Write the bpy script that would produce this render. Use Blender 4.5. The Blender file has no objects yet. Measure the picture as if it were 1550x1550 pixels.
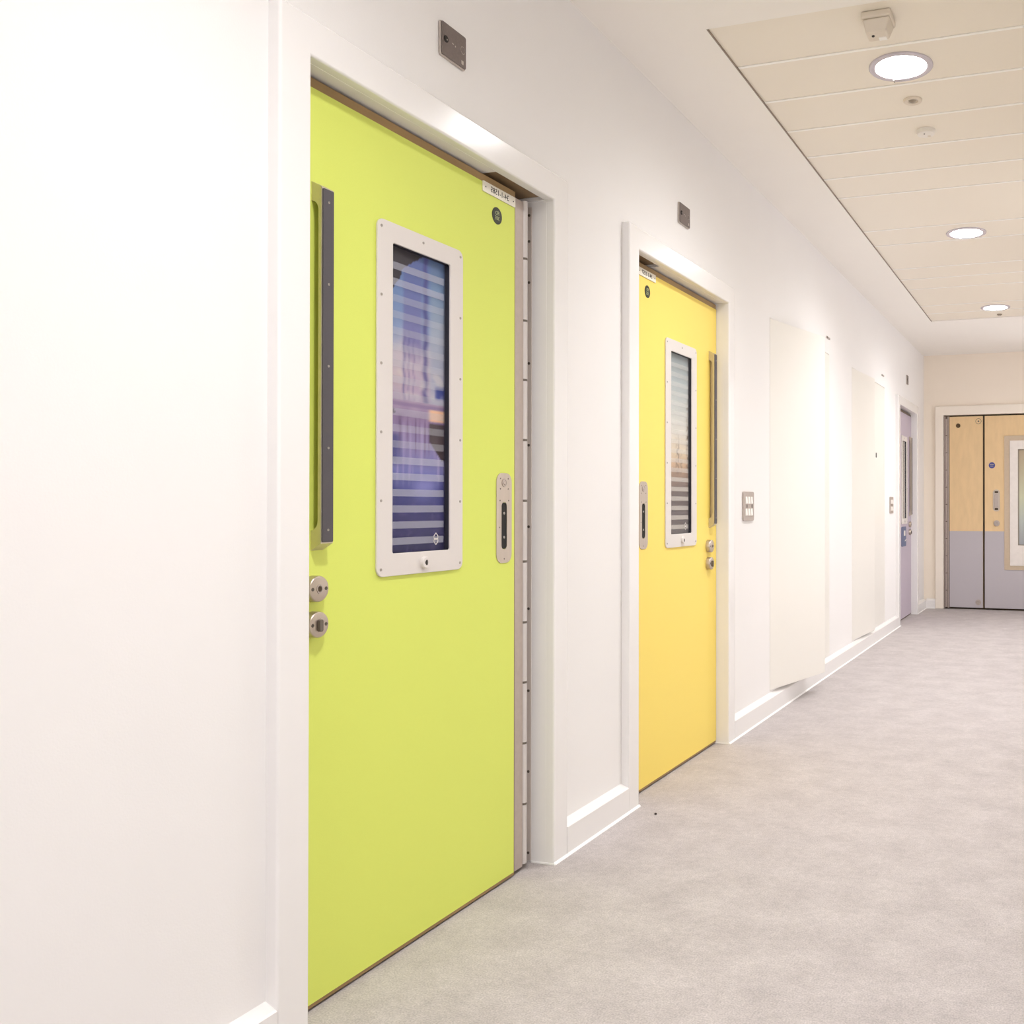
import bpy, bmesh, math, random
from mathutils import Vector, Matrix
random.seed(7)
PI = math.pi
scn = bpy.context.scene
col = scn.collection

# ------------------------------------------------------------------ camera
F, PX, HC, TILT = 1455.0, 1162.5, 1.10, 0.0059
YAW = math.atan(462.5 / F)
cam_d = bpy.data.cameras.new('camera')
cam = bpy.data.objects.new('camera', cam_d)
col.objects.link(cam)
cam.location = (0, 0, HC)
cam.rotation_euler = (PI / 2 + TILT, 0, YAW)
cam_d.sensor_width = 36
cam_d.sensor_fit = 'HORIZONTAL'
cam_d.lens = F / 1550 * 36
cam_d.shift_x = (775 - PX) / 1550
cam_d.shift_y = (767 - F * math.tan(TILT) - 775) / 1550
cam_d.clip_start = 0.02
scn.camera = cam

# ------------------------------------------------------------------ world, exposure
w = bpy.data.worlds.new('world')
w.use_nodes = True
w.node_tree.nodes['Background'].inputs[0].default_value = (1, .985, 1, 1)
w.node_tree.nodes['Background'].inputs[1].default_value = 1.75    # bright overcast sky, fill light through the added side and rear openings
scn.world = w
scn.view_settings.view_transform = 'Standard'
scn.view_settings.look = 'None'
scn.view_settings.gamma = 1
scn.view_settings.use_curve_mapping = False
scn.view_settings.exposure = 1.06
LAMP = 215.0          # radiance of the downlight diffusers
LAMP_COL = (0.98, 0.98, 1.0)


# ------------------------------------------------------------------ materials
def srgb(r, g, b):
    def f(c):
        c /= 255
        return c / 12.92 if c <= .04045 else ((c + .055) / 1.055) ** 2.4
    return (f(r), f(g), f(b), 1)


def mat(name, colr, rough=.5, metal=0, spec=.5, noise=0, nscale=40, bump=0, bscale=300, coat=0, alpha=1, stretch=None):
    m = bpy.data.materials.new(name)
    m.use_nodes = True
    nt = m.node_tree
    b = nt.nodes['Principled BSDF']
    b.inputs['Base Color'].default_value = colr
    b.inputs['Roughness'].default_value = rough
    b.inputs['Metallic'].default_value = metal
    b.inputs['Specular IOR Level'].default_value = spec
    b.inputs['Coat Weight'].default_value = coat
    b.inputs['Alpha'].default_value = alpha
    tc = nt.nodes.new('ShaderNodeTexCoord')
    vec = tc.outputs['Object']
    if stretch:
        mp = nt.nodes.new('ShaderNodeMapping')
        mp.inputs['Scale'].default_value = stretch
        nt.links.new(vec, mp.inputs['Vector'])
        vec = mp.outputs['Vector']
    if noise:
        n = nt.nodes.new('ShaderNodeTexNoise')
        n.inputs['Scale'].default_value = nscale
        n.inputs['Detail'].default_value = 5
        nt.links.new(vec, n.inputs['Vector'])
        mr = nt.nodes.new('ShaderNodeMapRange')
        mr.inputs['From Min'].default_value = .3
        mr.inputs['From Max'].default_value = .7
        mr.inputs['To Min'].default_value = 1 - noise
        mr.inputs['To Max'].default_value = 1 + noise
        nt.links.new(n.outputs['Fac'], mr.inputs['Value'])
        mx = nt.nodes.new('ShaderNodeVectorMath')
        mx.operation = 'SCALE'
        mx.inputs[0].default_value = colr[:3]
        nt.links.new(mr.outputs['Result'], mx.inputs['Scale'])
        nt.links.new(mx.outputs['Vector'], b.inputs['Base Color'])
    if bump:
        n2 = nt.nodes.new('ShaderNodeTexNoise')
        n2.inputs['Scale'].default_value = bscale
        n2.inputs['Detail'].default_value = 3
        nt.links.new(tc.outputs['Object'], n2.inputs['Vector'])
        bp = nt.nodes.new('ShaderNodeBump')
        bp.inputs['Strength'].default_value = bump
        bp.inputs['Distance'].default_value = .002
        nt.links.new(n2.outputs['Fac'], bp.inputs['Height'])
        nt.links.new(bp.outputs['Normal'], b.inputs['Normal'])
    return m


M = {}
M['wall'] = mat('wall_paint', srgb(243, 240, 238), .75, spec=.25, noise=.006, nscale=3, bump=.08, bscale=250)
M['wallend'] = mat('cream_wall_paint', srgb(250, 238, 222), .75, spec=.25, noise=.006, nscale=3, bump=.08, bscale=250)  # warm cast of the far light mixed into the white paint
M['ceil'] = mat('ceiling_plaster', srgb(250, 245, 238), .8, spec=.2, noise=.006, nscale=3, bump=.05)
M['panel'] = mat('ceiling_panel_metal', srgb(242, 233, 218), .42, spec=.4, noise=.012, nscale=900)
M['strip'] = mat('white_joint_strip', srgb(254, 251, 245), .5)  # paler than the panels, paints the glint of their bevelled joints
M['gloss'] = mat('gloss_trim_paint', srgb(242, 239, 237), .2, spec=.5, noise=.004, nscale=3, bump=.03, bscale=60)
M['bead'] = mat('white_sealant', srgb(250, 248, 245), .5)
M['leafwhite'] = mat('cupboard_paint', srgb(241, 237, 229), .35, spec=.4, noise=.004, nscale=3)
M['green'] = mat('lime_laminate', srgb(223, 234, 112), .55, spec=.3, noise=.018, nscale=500)
M['yellow'] = mat('yellow_laminate', srgb(253, 226, 116), .5, spec=.3, noise=.018, nscale=500)
M['lilac'] = mat('lilac_laminate', srgb(196, 184, 196), .55, spec=.3, noise=.02, nscale=500)
M['lip'] = mat('timber_lipping', srgb(160, 130, 88), .6, noise=.12, nscale=30, stretch=(1, .15, 1))
M['ply'] = mat('birch_veneer', srgb(236, 205, 158), .5, spec=.3, noise=.04, nscale=22, stretch=(1, 1, .25), bump=.05)
M['kick'] = mat('grey_kick_laminate', srgb(194, 188, 192), .5, spec=.3, noise=.03, nscale=400)
M['steel'] = mat('brushed_steel', srgb(196, 184, 172), .38, metal=1, noise=.04, nscale=80, stretch=(1, 1, .1))
M['steeld'] = mat('dull_steel', srgb(188, 176, 168), .5, metal=.6, noise=.04, nscale=80)
M['hinge'] = mat('hinge_steel', srgb(190, 176, 168), .45, metal=.4, noise=.04, nscale=60)
M['satin'] = mat('satin_cast_metal', srgb(205, 196, 180), .4, metal=.85, noise=.03, nscale=60)
M['grip'] = mat('charcoal_grip', srgb(82, 78, 82), .5, spec=.4, noise=.04, nscale=700)
M['plate'] = mat('bronze_grey_plate', srgb(118, 106, 102), .4, metal=.35, noise=.08, nscale=160)
M['platee'] = mat('plate_edge', srgb(190, 180, 172), .35, metal=.5)
M['black'] = mat('black_void', srgb(22, 18, 14), .7)
M['reveal'] = mat('dark_reveal', srgb(44, 42, 52), .6)
M['dark'] = mat('dark_rebate', srgb(70, 55, 38), .7)
M['track'] = mat('bronze_track', srgb(150, 124, 92), .5, noise=.05)
M['edge'] = mat('grey_edge_trim', srgb(150, 136, 122), .5)
M['gcream'] = mat('cream_gloss_trim', srgb(248, 238, 224), .3, noise=.004, nscale=3)
M['track2'] = mat('dark_lipping', srgb(112, 96, 84), .6)
M['knuckle'] = mat('bright_knuckle', srgb(222, 216, 214), .35, metal=.3)
M['jplate'] = mat('pale_jamb_plate', srgb(225, 214, 206), .45, metal=.1)
M['screw'] = mat('screw_steel', srgb(120, 112, 104), .4, metal=.7)
M['screwl'] = mat('pale_screw', srgb(176, 168, 160), .4, metal=.5)
M['vframe'] = mat('powder_coated_frame', srgb(226, 219, 214), .5, spec=.35, noise=.012, nscale=600)
M['sign'] = mat('ivory_sign', srgb(238, 232, 218), .45)
M['ink'] = mat('black_ink', srgb(40, 34, 28), .6)
M['disc'] = mat('black_disc', srgb(38, 42, 22), .5)
M['discink'] = mat('pale_disc_ink', srgb(190, 196, 150), .6)
M['blue'] = mat('blue_sign', srgb(66, 70, 140), .5)
M['bluegrey'] = mat('slate_blue_sign', srgb(96, 106, 140), .5)
M['white'] = mat('white_plastic', srgb(238, 232, 224), .4, noise=.005, nscale=20)
M['white2'] = mat('white_rocker', srgb(250, 246, 240), .3)
M['offwhite'] = mat('off_white_plastic', srgb(226, 214, 198), .5)
M['ring'] = mat('lamp_ring', srgb(205, 197, 206), .25, spec=.6)
M['greydome'] = mat('grey_dome', srgb(150, 138, 122), .3)
M['debris'] = mat('dark_grit', srgb(50, 40, 35), .8)
M['brownplug'] = mat('brown_plug', srgb(80, 58, 30), .6)
M['bead2'] = mat('pale_glazing_bead', srgb(206, 186, 160), .5, noise=.03, nscale=60)
M['winframe'] = mat('white_window_lining', srgb(240, 232, 224), .35, noise=.03, nscale=25)

# slat (frosted strip)
M['slat'] = mat('frosted_strip', srgb(226, 226, 242), .5, spec=.3, alpha=.21)
M['slatf'] = mat('faint_frosted_strip', srgb(236, 236, 246), .5, spec=.3, alpha=.11)
M['slatf2'] = mat('faint_warm_strip', srgb(252, 250, 244), .5, spec=.3, alpha=.16)
M['slat2'] = mat('frosted_strip_warm', srgb(238, 230, 220), .5, spec=.3, alpha=.34)

# lamp
m = bpy.data.materials.new('lamp_diffuser')
m.use_nodes = True
b = m.node_tree.nodes['Principled BSDF']
b.inputs['Base Color'].default_value = (.9, .9, .9, 1)
b.inputs['Emission Color'].default_value = LAMP_COL + (1,)
# lens optic: the lamp throws most of its light downwards (peaked beam over a low glow)
nt = m.node_tree
ge = nt.nodes.new('ShaderNodeNewGeometry')
dt = nt.nodes.new('ShaderNodeVectorMath')
dt.operation = 'DOT_PRODUCT'
nt.links.new(ge.outputs['Incoming'], dt.inputs[0])
nt.links.new(ge.outputs['Normal'], dt.inputs[1])
pw = nt.nodes.new('ShaderNodeMath')
pw.operation = 'POWER'
nt.links.new(dt.outputs['Value'], pw.inputs[0])
pw.inputs[1].default_value = 2.2
ma = nt.nodes.new('ShaderNodeMath')
ma.operation = 'MULTIPLY_ADD'
nt.links.new(pw.outputs[0], ma.inputs[0])
ma.inputs[1].default_value = LAMP
ma.inputs[2].default_value = 6.0
nt.links.new(ma.outputs[0], b.inputs['Emission Strength'])
M['lamp'] = m

# thin clear pane
m = bpy.data.materials.new('clear_glass')
m.use_nodes = True
nt = m.node_tree
nt.nodes.clear()
o_ = nt.nodes.new('ShaderNodeOutputMaterial')
mx = nt.nodes.new('ShaderNodeMixShader')
lw = nt.nodes.new('ShaderNodeLayerWeight')
lw.inputs['Blend'].default_value = .5
fr = nt.nodes.new('ShaderNodeMath')
fr.operation = 'POWER'
fr.inputs[1].default_value = 6.0
nt.links.new(lw.outputs['Facing'], fr.inputs[0])
tr = nt.nodes.new('ShaderNodeBsdfTransparent')
gl = nt.nodes.new('ShaderNodeBsdfGlossy')
gl.inputs['Roughness'].default_value = .08
nt.links.new(fr.outputs[0], mx.inputs[0])
nt.links.new(tr.outputs[0], mx.inputs[1])
nt.links.new(gl.outputs[0], mx.inputs[2])
nt.links.new(mx.outputs[0], o_.inputs[0])
M['glass'] = m

# print carried on the mesh as colour attribute
m = bpy.data.materials.new('printed_scene')
m.use_nodes = True
nt = m.node_tree
at = nt.nodes.new('ShaderNodeVertexColor')
at.layer_name = 'print'
nt.links.new(at.outputs['Color'], nt.nodes['Principled BSDF'].inputs['Base Color'])
nt.nodes['Principled BSDF'].inputs['Roughness'].default_value = .5
M['print'] = m

# floor
m = bpy.data.materials.new('speckled_vinyl')
m.use_nodes = True
nt = m.node_tree
bs = nt.nodes['Principled BSDF']
tc = nt.nodes.new('ShaderNodeTexCoord')
n1 = nt.nodes.new('ShaderNodeTexNoise')
n1.inputs['Scale'].default_value = 7
n1.inputs['Detail'].default_value = 7
n1.inputs['Roughness'].default_value = .62
n2 = nt.nodes.new('ShaderNodeTexNoise')
n2.inputs['Scale'].default_value = 230
n2.inputs['Detail'].default_value = 3
n3 = nt.nodes.new('ShaderNodeTexNoise')
n3.inputs['Scale'].default_value = 45
n3.inputs['Detail'].default_value = 4
for n in (n1, n2, n3):
    nt.links.new(tc.outputs['Object'], n.inputs['Vector'])
r1 = nt.nodes.new('ShaderNodeValToRGB')
r1.color_ramp.elements[0].position = .33
r1.color_ramp.elements[0].color = srgb(178, 170, 168)
r1.color_ramp.elements[1].position = .68
r1.color_ramp.elements[1].color = srgb(194, 186, 184)
nt.links.new(n1.outputs['Fac'], r1.inputs['Fac'])


def mr_(node, lo, hi, a=.3, b_=.7):
    mr = nt.nodes.new('ShaderNodeMapRange')
    mr.inputs['From Min'].default_value = a
    mr.inputs['From Max'].default_value = b_
    mr.inputs['To Min'].default_value = lo
    mr.inputs['To Max'].default_value = hi
    nt.links.new(node.outputs['Fac'], mr.inputs['Value'])
    return mr


a2, a3 = mr_(n2, .80, 1.18), mr_(n3, .93, 1.06)
mm = nt.nodes.new('ShaderNodeMath')
mm.operation = 'MULTIPLY'
nt.links.new(a2.outputs[0], mm.inputs[0])
nt.links.new(a3.outputs[0], mm.inputs[1])
sc = nt.nodes.new('ShaderNodeVectorMath')
sc.operation = 'SCALE'
nt.links.new(r1.outputs['Color'], sc.inputs[0])
nt.links.new(mm.outputs[0], sc.inputs['Scale'])
nt.links.new(sc.outputs['Vector'], bs.inputs['Base Color'])
bs.inputs['Roughness'].default_value = .7
bs.inputs['Specular IOR Level'].default_value = .3
bp = nt.nodes.new('ShaderNodeBump')
bp.inputs['Strength'].default_value = .12
bp.inputs['Distance'].default_value = .002
nt.links.new(n2.outputs['Fac'], bp.inputs['Height'])
nt.links.new(bp.outputs['Normal'], bs.inputs['Normal'])
M['floor'] = m


# ------------------------------------------------------------------ helpers
def tag(o, label=None, cat=None, group=None, kind=None):
    if label: o['label'] = label
    if cat: o['category'] = cat
    if group: o['group'] = group
    if kind: o['kind'] = kind
    return o


def empty(name, loc, label=None, cat=None, group=None, kind=None):
    o = bpy.data.objects.new(name, None)
    col.objects.link(o)
    o.location = loc
    o.empty_display_size = .05
    return tag(o, label, cat, group, kind)


def base(parent):
    """world position of the top-level object that a part belongs to (parts sit at local 0)"""
    p = Vector((0, 0, 0))
    while parent is not None:
        p += parent.location
        parent = parent.parent
    return p


class MB:
    def __init__(self):
        self.bm = bmesh.new()

    def box(self, x0, x1, y0, y1, z0, z1, taper=0):
        v = [self.bm.verts.new(p) for p in ((x0, y0, z0), (x1, y0, z0), (x1, y1, z0), (x0, y1, z0),
                                            (x0, y0, z1), (x1, y0, z1), (x1, y1, z1), (x0, y1, z1))]
        for f in ((0, 3, 2, 1), (4, 5, 6, 7), (0, 1, 5, 4), (1, 2, 6, 5), (2, 3, 7, 6), (3, 0, 4, 7)):
            self.bm.faces.new([v[i] for i in f])
        return self

    def prism(self, pts, a, b, axis='x'):
        """extrude a closed 2-D outline from a to b; axis x: pts=(y,z); y: pts=(x,z); z: pts=(x,y)"""
        def P(p, t):
            return {'x': (t, p[0], p[1]), 'y': (p[0], t, p[1]), 'z': (p[0], p[1], t)}[axis]
        A = [self.bm.verts.new(P(p, a)) for p in pts]
        B = [self.bm.verts.new(P(p, b)) for p in pts]
        n = len(pts)
        self.bm.faces.new(A)
        self.bm.faces.new(B[::-1])
        for i in range(n):
            self.bm.faces.new((A[i], B[i], B[(i + 1) % n], A[(i + 1) % n]))
        return self

    def ring(self, out, inn, a, b, axis='x'):
        def P(p, t):
            return {'x': (t, p[0], p[1]), 'y': (p[0], t, p[1]), 'z': (p[0], p[1], t)}[axis]
        L = [[self.bm.verts.new(P(p, t)) for p in o] for o in (out, inn) for t in (a, b)]
        oa, ob, ia, ib = L
        n = len(out)
        for i in range(n):
            j = (i + 1) % n
            self.bm.faces.new((oa[i], oa[j], ia[j], ia[i]))
            self.bm.faces.new((ob[i], ib[i], ib[j], ob[j]))
            self.bm.faces.new((oa[i], ob[i], ob[j], oa[j]))
            self.bm.faces.new((ia[i], ia[j], ib[j], ib[i]))
        return self

    def lathe(self, prof, c, axis='x', n=32):
        """prof: list of (radius, offset along axis); c centre"""
        rows = []
        for r, h in prof:
            row = []
            for k in range(n):
                t = 2 * PI * k / n
                u, v_ = r * math.cos(t), r * math.sin(t)
                p = {'x': (c[0] + h, c[1] + u, c[2] + v_), 'y': (c[0] + u, c[1] + h, c[2] + v_),
                     'z': (c[0] + u, c[1] + v_, c[2] + h)}[axis]
                row.append(self.bm.verts.new(p))
            rows.append(row)
        for a_, b_ in zip(rows, rows[1:]):
            for k in range(n):
                self.bm.faces.new((a_[k], a_[(k + 1) % n], b_[(k + 1) % n], b_[k]))
        self.bm.faces.new(rows[0])
        self.bm.faces.new(rows[-1][::-1])
        return self

    def build(self, name, m, parent=None, bevel=0, seg=2, smooth=False, at=None):
        bm = self.bm
        bmesh.ops.recalc_face_normals(bm, faces=bm.faces)
        org = base(parent) if parent is not None else (Vector(at) if at else Vector((0, 0, 0)))
        bmesh.ops.translate(bm, verts=bm.verts, vec=-org)
        me = bpy.data.meshes.new(name)
        bm.to_mesh(me)
        bm.free()
        me.materials.append(m)
        if smooth:
            me.shade_smooth()
            me.set_sharp_from_angle(angle=math.radians(35))
        o = bpy.data.objects.new(name, me)
        col.objects.link(o)
        if parent is not None:
            o.parent = parent
        else:
            o.location = org
        if bevel:
            md = o.modifiers.new('bevel', 'BEVEL')
            md.width = bevel
            md.segments = seg
            md.limit_method = 'ANGLE'
            md.angle_limit = math.radians(40)
            me.shade_smooth()
            wn = o.modifiers.new('wn', 'WEIGHTED_NORMAL')
            wn.keep_sharp = True
        return o


def rrect(y0, y1, z0, z1, r, n=5):
    pts = []
    for cx, cz, a0 in ((y1 - r, z0 + r, -PI / 2), (y1 - r, z1 - r, 0), (y0 + r, z1 - r, PI / 2), (y0 + r, z0 + r, PI)):
        for k in range(n + 1):
            a = a0 + PI / 2 * k / n
            pts.append((cx + r * math.cos(a), cz + r * math.sin(a)))
    return pts


def rect4(y0, y1, z0, z1):
    return [(y1, z0), (y1, z1), (y0, z1), (y0, z0)]


def text(name, s, size, loc, parent, m, face='x', mirror=True, depth=.0006):
    """flat lettering on a face looking to +X ('x') or -Y ('y'); mirrored as the photograph shows it"""
    cu = bpy.data.curves.new(name, 'FONT')
    cu.body = s
    cu.size = size
    cu.align_x = 'CENTER'
    cu.align_y = 'CENTER'
    cu.extrude = depth / 2
    cu.resolution_u = 2
    t = bpy.data.objects.new(name + '_tmp', cu)
    col.objects.link(t)
    bpy.context.view_layer.update()
    dg = bpy.context.evaluated_depsgraph_get()
    me = bpy.data.meshes.new_from_object(t.evaluated_get(dg))
    bpy.data.objects.remove(t)
    sx = -1 if mirror else 1
    org = base(parent)
    for v in me.vertices:
        a, b_, c_ = v.co
        if face == 'x':
            v.co = Vector((loc[0] + c_, loc[1] + sx * a, loc[2] + b_)) - org
        else:
            v.co = Vector((loc[0] + sx * a, loc[1] - c_, loc[2] + b_)) - org
    me.materials.clear()
    me.materials.append(m)
    me.name = name
    o = bpy.data.objects.new(name, me)
    col.objects.link(o)
    o.parent = parent
    return o


def copy_to(o, parent, d):
    c = o.copy()
    col.objects.link(c)
    c.parent = parent
    c.location = o.location + Vector(d)
    return c


# ------------------------------------------------------------------ dimensions
FX = -1.523       # face of architraves and skirting
WX = -1.553       # wall plaster face
DX = -1.586       # door leaf face
CZ = 2.74         # ceiling
YE = 10.45        # end skirting face
YB = -2.2         # rear end of corridor
XR = 0.33         # right wall
OPEN = [(1.629, 2.620), (3.229, 4.195), (8.83, 9.83)]
HZ = 2.047        # opening height
AW = .085         # architrave width
AT = 2.13
CUP = [(4.915, 6.235), (6.92, 8.21)]

# ------------------------------------------------------------------ shell
f = MB().box(-2.6, XR + .2, YB - .2, YE + 1.6, -.12, 0).build('floor', M['floor'])
tag(f, 'mottled beige grey speckled vinyl floor of the corridor', 'floor', kind='structure')

mb = MB()
ys = [YB - .2]
for (a, b_) in OPEN[:2]:
    ys += [a - AW, b_ + AW]
segs = []
cuts = [(OPEN[0][0] - AW, OPEN[0][1] + AW, 0, AT), (OPEN[1][0] - AW, OPEN[1][1] + AW, 0, AT),
        (CUP[0][0], CUP[0][1], .112, 2.118), (CUP[1][0], CUP[1][1], .112, 2.128),
        (OPEN[2][0] - AW, OPEN[2][1] + AW, 0, AT)]
y = YB - .2
for a, b_, z0, z1 in cuts:
    mb.box(WX - .17, WX, y, a, 0, CZ + .1)
    mb.box(WX - .17, WX, a, b_, z1, CZ + .1)
    if z0 > 0:
        mb.box(WX - .17, WX, a, b_, 0, z0)
    y = b_
mb.box(WX - .17, WX, y, YE + .03, 0, CZ + .1)
tag(mb.build('wall_left', M['wall']), 'long white painted corridor wall carrying the coloured doors', 'wall', kind='structure')

mb = MB()
FILL_WIN = [(5.0, 5.4), (7.0, 7.4), (9.0, 9.7)]  # side openings added out of view to let in fill light
WZ0, WZ1 = .25, 2.45
y = YB - .2
for a, b_ in FILL_WIN:
    mb.box(XR, XR + .15, y, a, 0, CZ + .1)
    mb.box(XR, XR + .15, a, b_, 0, WZ0)
    mb.box(XR, XR + .15, a, b_, WZ1, CZ + .1)
    y = b_
mb.box(XR, XR + .15, y, YE + .2, 0, CZ + .1)
tag(mb.build('wall_right', M['wall']), 'plain white corridor wall on the right, outside the picture', 'wall', kind='structure')
for k, (a, b_) in enumerate(FILL_WIN):
    q = MB().ring(rect4(a, b_, WZ0, WZ1), rect4(a + .05, b_ - .05, WZ0 + .05, WZ1 - .05), XR + .05, XR + .11)
    q = q.build('window_%d' % (k + 1), M['gloss'])
    tag(q, 'tall narrow white framed side window outside the picture, opposite the ' +
        ('first white cupboard', 'second white cupboard', 'lilac grey door')[k], 'window', kind='structure')
mb = MB()
mb.ring(rect4(-1.75, XR + .15, 0, CZ + .1), rect4(-1.30, .24, .5, 2.5), YB - .15, YB, 'y')
tag(mb.build('wall_rear', M['wall']), 'white wall behind the camera with a large window', 'wall', kind='structure')
q = MB().ring(rect4(-1.30, .24, .5, 2.5), rect4(-1.25, .19, .55, 2.45), YB - .11, YB - .05, 'y')  # unseen rear window, added to bring fill light from behind
tag(q.build('window_4', M['gloss']), 'large white framed window behind the camera', 'window', kind='structure')

# end wall
EDX0, EDX1 = -1.336, 0.056
EZ = 2.085
mb = MB()
WE = YE + .03
mb.box(WX - .17, EDX0 - .09, WE, WE + .15, 0, CZ + .1)
mb.box(EDX1 + .09, XR + .15, WE, WE + .15, 0, CZ + .1)
mb.box(EDX0 - .09, EDX1 + .09, WE, WE + .15, EZ + .10, CZ + .1)
tag(mb.build('wall_end', M['wallend']), 'cream white wall closing the corridor around the double doors', 'wall', kind='structure')

# wall skin behind the doors so nothing leaks (unlit rooms)
mb = MB()
mb.box(-2.45, -2.4, YB - .2, YE + .5, 0, CZ + .1)
mb.box(-2.45, -1.70, YB - .2, YB - .1, 0, CZ + .1)
mb.box(-2.45, -1.70, YE + .15, YE + .3, 0, CZ + .1)
mb.box(-1.75, XR + .2, YE + .5, YE + .6, 0, CZ + .1)
mb.box(XR + .1, XR + .15, YE + .1, YE + .5, 0, CZ + .1)
mb.box(-1.75, -1.70, YE + .1, YE + .5, 0, CZ + .1)
tag(mb.build('wall_outer', M['wall']), 'back wall of the unlit rooms behind the coloured doors', 'wall', kind='structure')

# ceiling with opening
PX0, PX1, PY0, PY1 = -1.200, -.020, 3.075, 8.549
mb = MB()
mb.ring([(XR + .2, YB - .2), (XR + .2, WE + .6), (-2.6, WE + .6), (-2.6, YB - .2)],
        [(PX1, PY0), (PX1, PY1), (PX0, PY1), (PX0, PY0)], CZ, CZ + .07, 'z')
mb.box(PX0 - .1, PX1 + .1, PY0 - .1, PY1 + .1, CZ + .065, CZ + .09)
ceil = mb.build('ceiling', M['ceil'])
tag(ceil, 'smooth cream plaster ceiling framing the metal plank bay', 'ceiling', kind='structure')
bnd = [PY0, 3.392, 3.718, 4.040, 4.366, 4.690, 5.000, 5.653, 5.988, 6.617, 6.939, 7.266, 7.896, 8.225, PY1]
for i, (a, b_) in enumerate(zip(bnd, bnd[1:])):
    g = .0022
    p = MB().prism([(a + g, CZ + .03), (a + g, CZ + .013), (a + g + .006, CZ + .006), (b_ - g - .006, CZ + .006),
                    (b_ - g, CZ + .013), (b_ - g, CZ + .03)], PX0 + .0042, PX1 - .0042, 'x')
    p.build('ceiling_panel', M['panel'], ceil)
    if i:
        js = MB().box(PX0 + .006, PX1 - .006, a - .0065, a + .0065, CZ + .0035, CZ + .012)  # pale strip in place of the light caught on panel bevels
        js.build('joint_strip', M['strip'], ceil)
# edge angle around bay
e = MB()
e.box(PX0 + .0005, PX0 + .004, PY0, PY1, CZ - .0012, CZ + .03)
e.build('edge_trim', M['edge'], ceil)


# ------------------------------------------------------------------ skirting
def skirt(name, pts_axis, a, b_, face, wall, label):
    """pts_axis 'y' runs along Y (left wall), 'x' runs along X (end wall)"""
    s = MB()
    if pts_axis == 'y':
        pr = [(wall, 0), (face, 0), (face, .088), (face - .004, .0915), (wall, .104)]
        s.prism(pr, a, b_, 'y')
        o = s.build(name, M['gloss'])
        q = MB().prism([(face, 0), (face + .007, 0), (face + .004, .004), (face, .007)], a, b_, 'y')
        q.build('sealant_bead', M['bead'], o)
    else:
        pr = [(wall, 0), (face, 0), (face, .088), (face + .004, .0915), (wall, .104)]
        s.prism(pr, a, b_, 'x')
        o = s.build(name, M['gloss'])
        q = MB().prism([(face, 0), (face - .007, 0), (face - .004, .004), (face, .007)], a, b_, 'x')
        q.build('sealant_bead', M['bead'], o)
    tag(o, label, 'skirting', kind='structure')
    return o


skirt('baseboard_left', 'y', YB, OPEN[0][0] - AW, FX, WX, 'white skirting left of the lime green door')
skirt('baseboard_left.001', 'y', OPEN[0][1] + AW, OPEN[1][0] - AW, FX, WX,
      'short white skirting between the lime green and the yellow door')
skirt('baseboard_left.002', 'y', OPEN[1][1] + AW, OPEN[2][0] - AW, FX, WX,
      'long white skirting running under the two white cupboards')
skirt('baseboard_left.003', 'y', OPEN[2][1] + AW, YE, FX, WX, 'short white skirting right of the lilac grey door')
skirt('baseboard_end', 'x', FX, EDX0 - .09, YE, WE, 'short white skirting left of the wooden double doors')
skirt('baseboard_end.001', 'x', EDX1 + .09, XR, YE, WE, 'short white skirting right of the wooden double doors')


# ------------------------------------------------------------------ door frames
def door_frame(name, y0, y1, slot, label):
    # U outline, front slab
    out = [(y0 - AW, 0), (y0 - AW, AT), (y1 + AW, AT), (y1 + AW, 0), (y1, 0), (y1, HZ), (y0, HZ), (y0, 0)]
    o = MB().prism(out, FX, FX - .037, 'x').build(name, M['gloss'], bevel=.006, seg=3)
    tag(o, label, 'door frame', kind='structure')
    # lining behind; the head is notched for the closer arm
    s0, s1 = slot
    li = MB()
    xa, xb = FX - .028, -1.72
    e_ = .0006
    li.box(xb, xa, y0 - AW + .02, y0 + e_, 0, HZ)
    li.box(xb, xa, y1 - e_, y1 + AW - .02, 0, HZ)
    li.box(xb, xa, y0 - AW + .02, s0, HZ - e_, AT - .01)
    li.box(xb, xa, s1, y1 + AW - .02, HZ - e_, AT - .01)
    li.box(xb, xa - .009, s0, s1, HZ + .045, AT - .01)
    li.build('frame_lining', M['gloss'], o)
    ct = MB().box(-1.66, -1.566, s0 + .003, s1 - .003, HZ + .010, HZ + .044)
    ct.build('closer_track', M['track'], o)
    # stop behind leaf
    st = MB()
    st.box(-1.70, -1.648, y0, y0 + .022, 0, HZ)
    st.box(-1.70, -1.648, y1 - .022, y1, 0, HZ)
    st.box(-1.70, -1.648, y0, y1, HZ - .022, HZ)
    st.box(-1.715, -1.70, y0, y1, 0, HZ)
    st.build('door_stop', M['dark'], o)
    bd = MB()
    for (a, b_) in ((y0 - AW + .001, y0), (y1, y1 + AW - .001)):
        bd.prism([(FX, 0), (FX + .007, 0), (FX + .004, .004), (FX, .007)], a, b_, 'y')
    # inner return bead
    bd.box(-1.60, FX + .004, y1 - .004, y1, 0, .005)
    bd.build('sealant_bead', M['bead'], o)
    return o


door_frame('trim_1', *OPEN[0], (2.350, 2.612), 'glossy white frame around the lime green door')
door_frame('trim_2', *OPEN[1], (3.237, 3.478), 'glossy white frame around the yellow door')
door_frame('trim_3', *OPEN[2], (8.84, 9.09), 'white frame around the lilac grey door at the far end')
m1 = MB().box(-1.585 + .03, -1.535, 2.176, 2.198, HZ - .0012, HZ + .001)


# ------------------------------------------------------------------ prints
def lerp(a, b_, t):
    return tuple(x + (y_ - x) * t for x, y_ in zip(a, b_))


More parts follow.
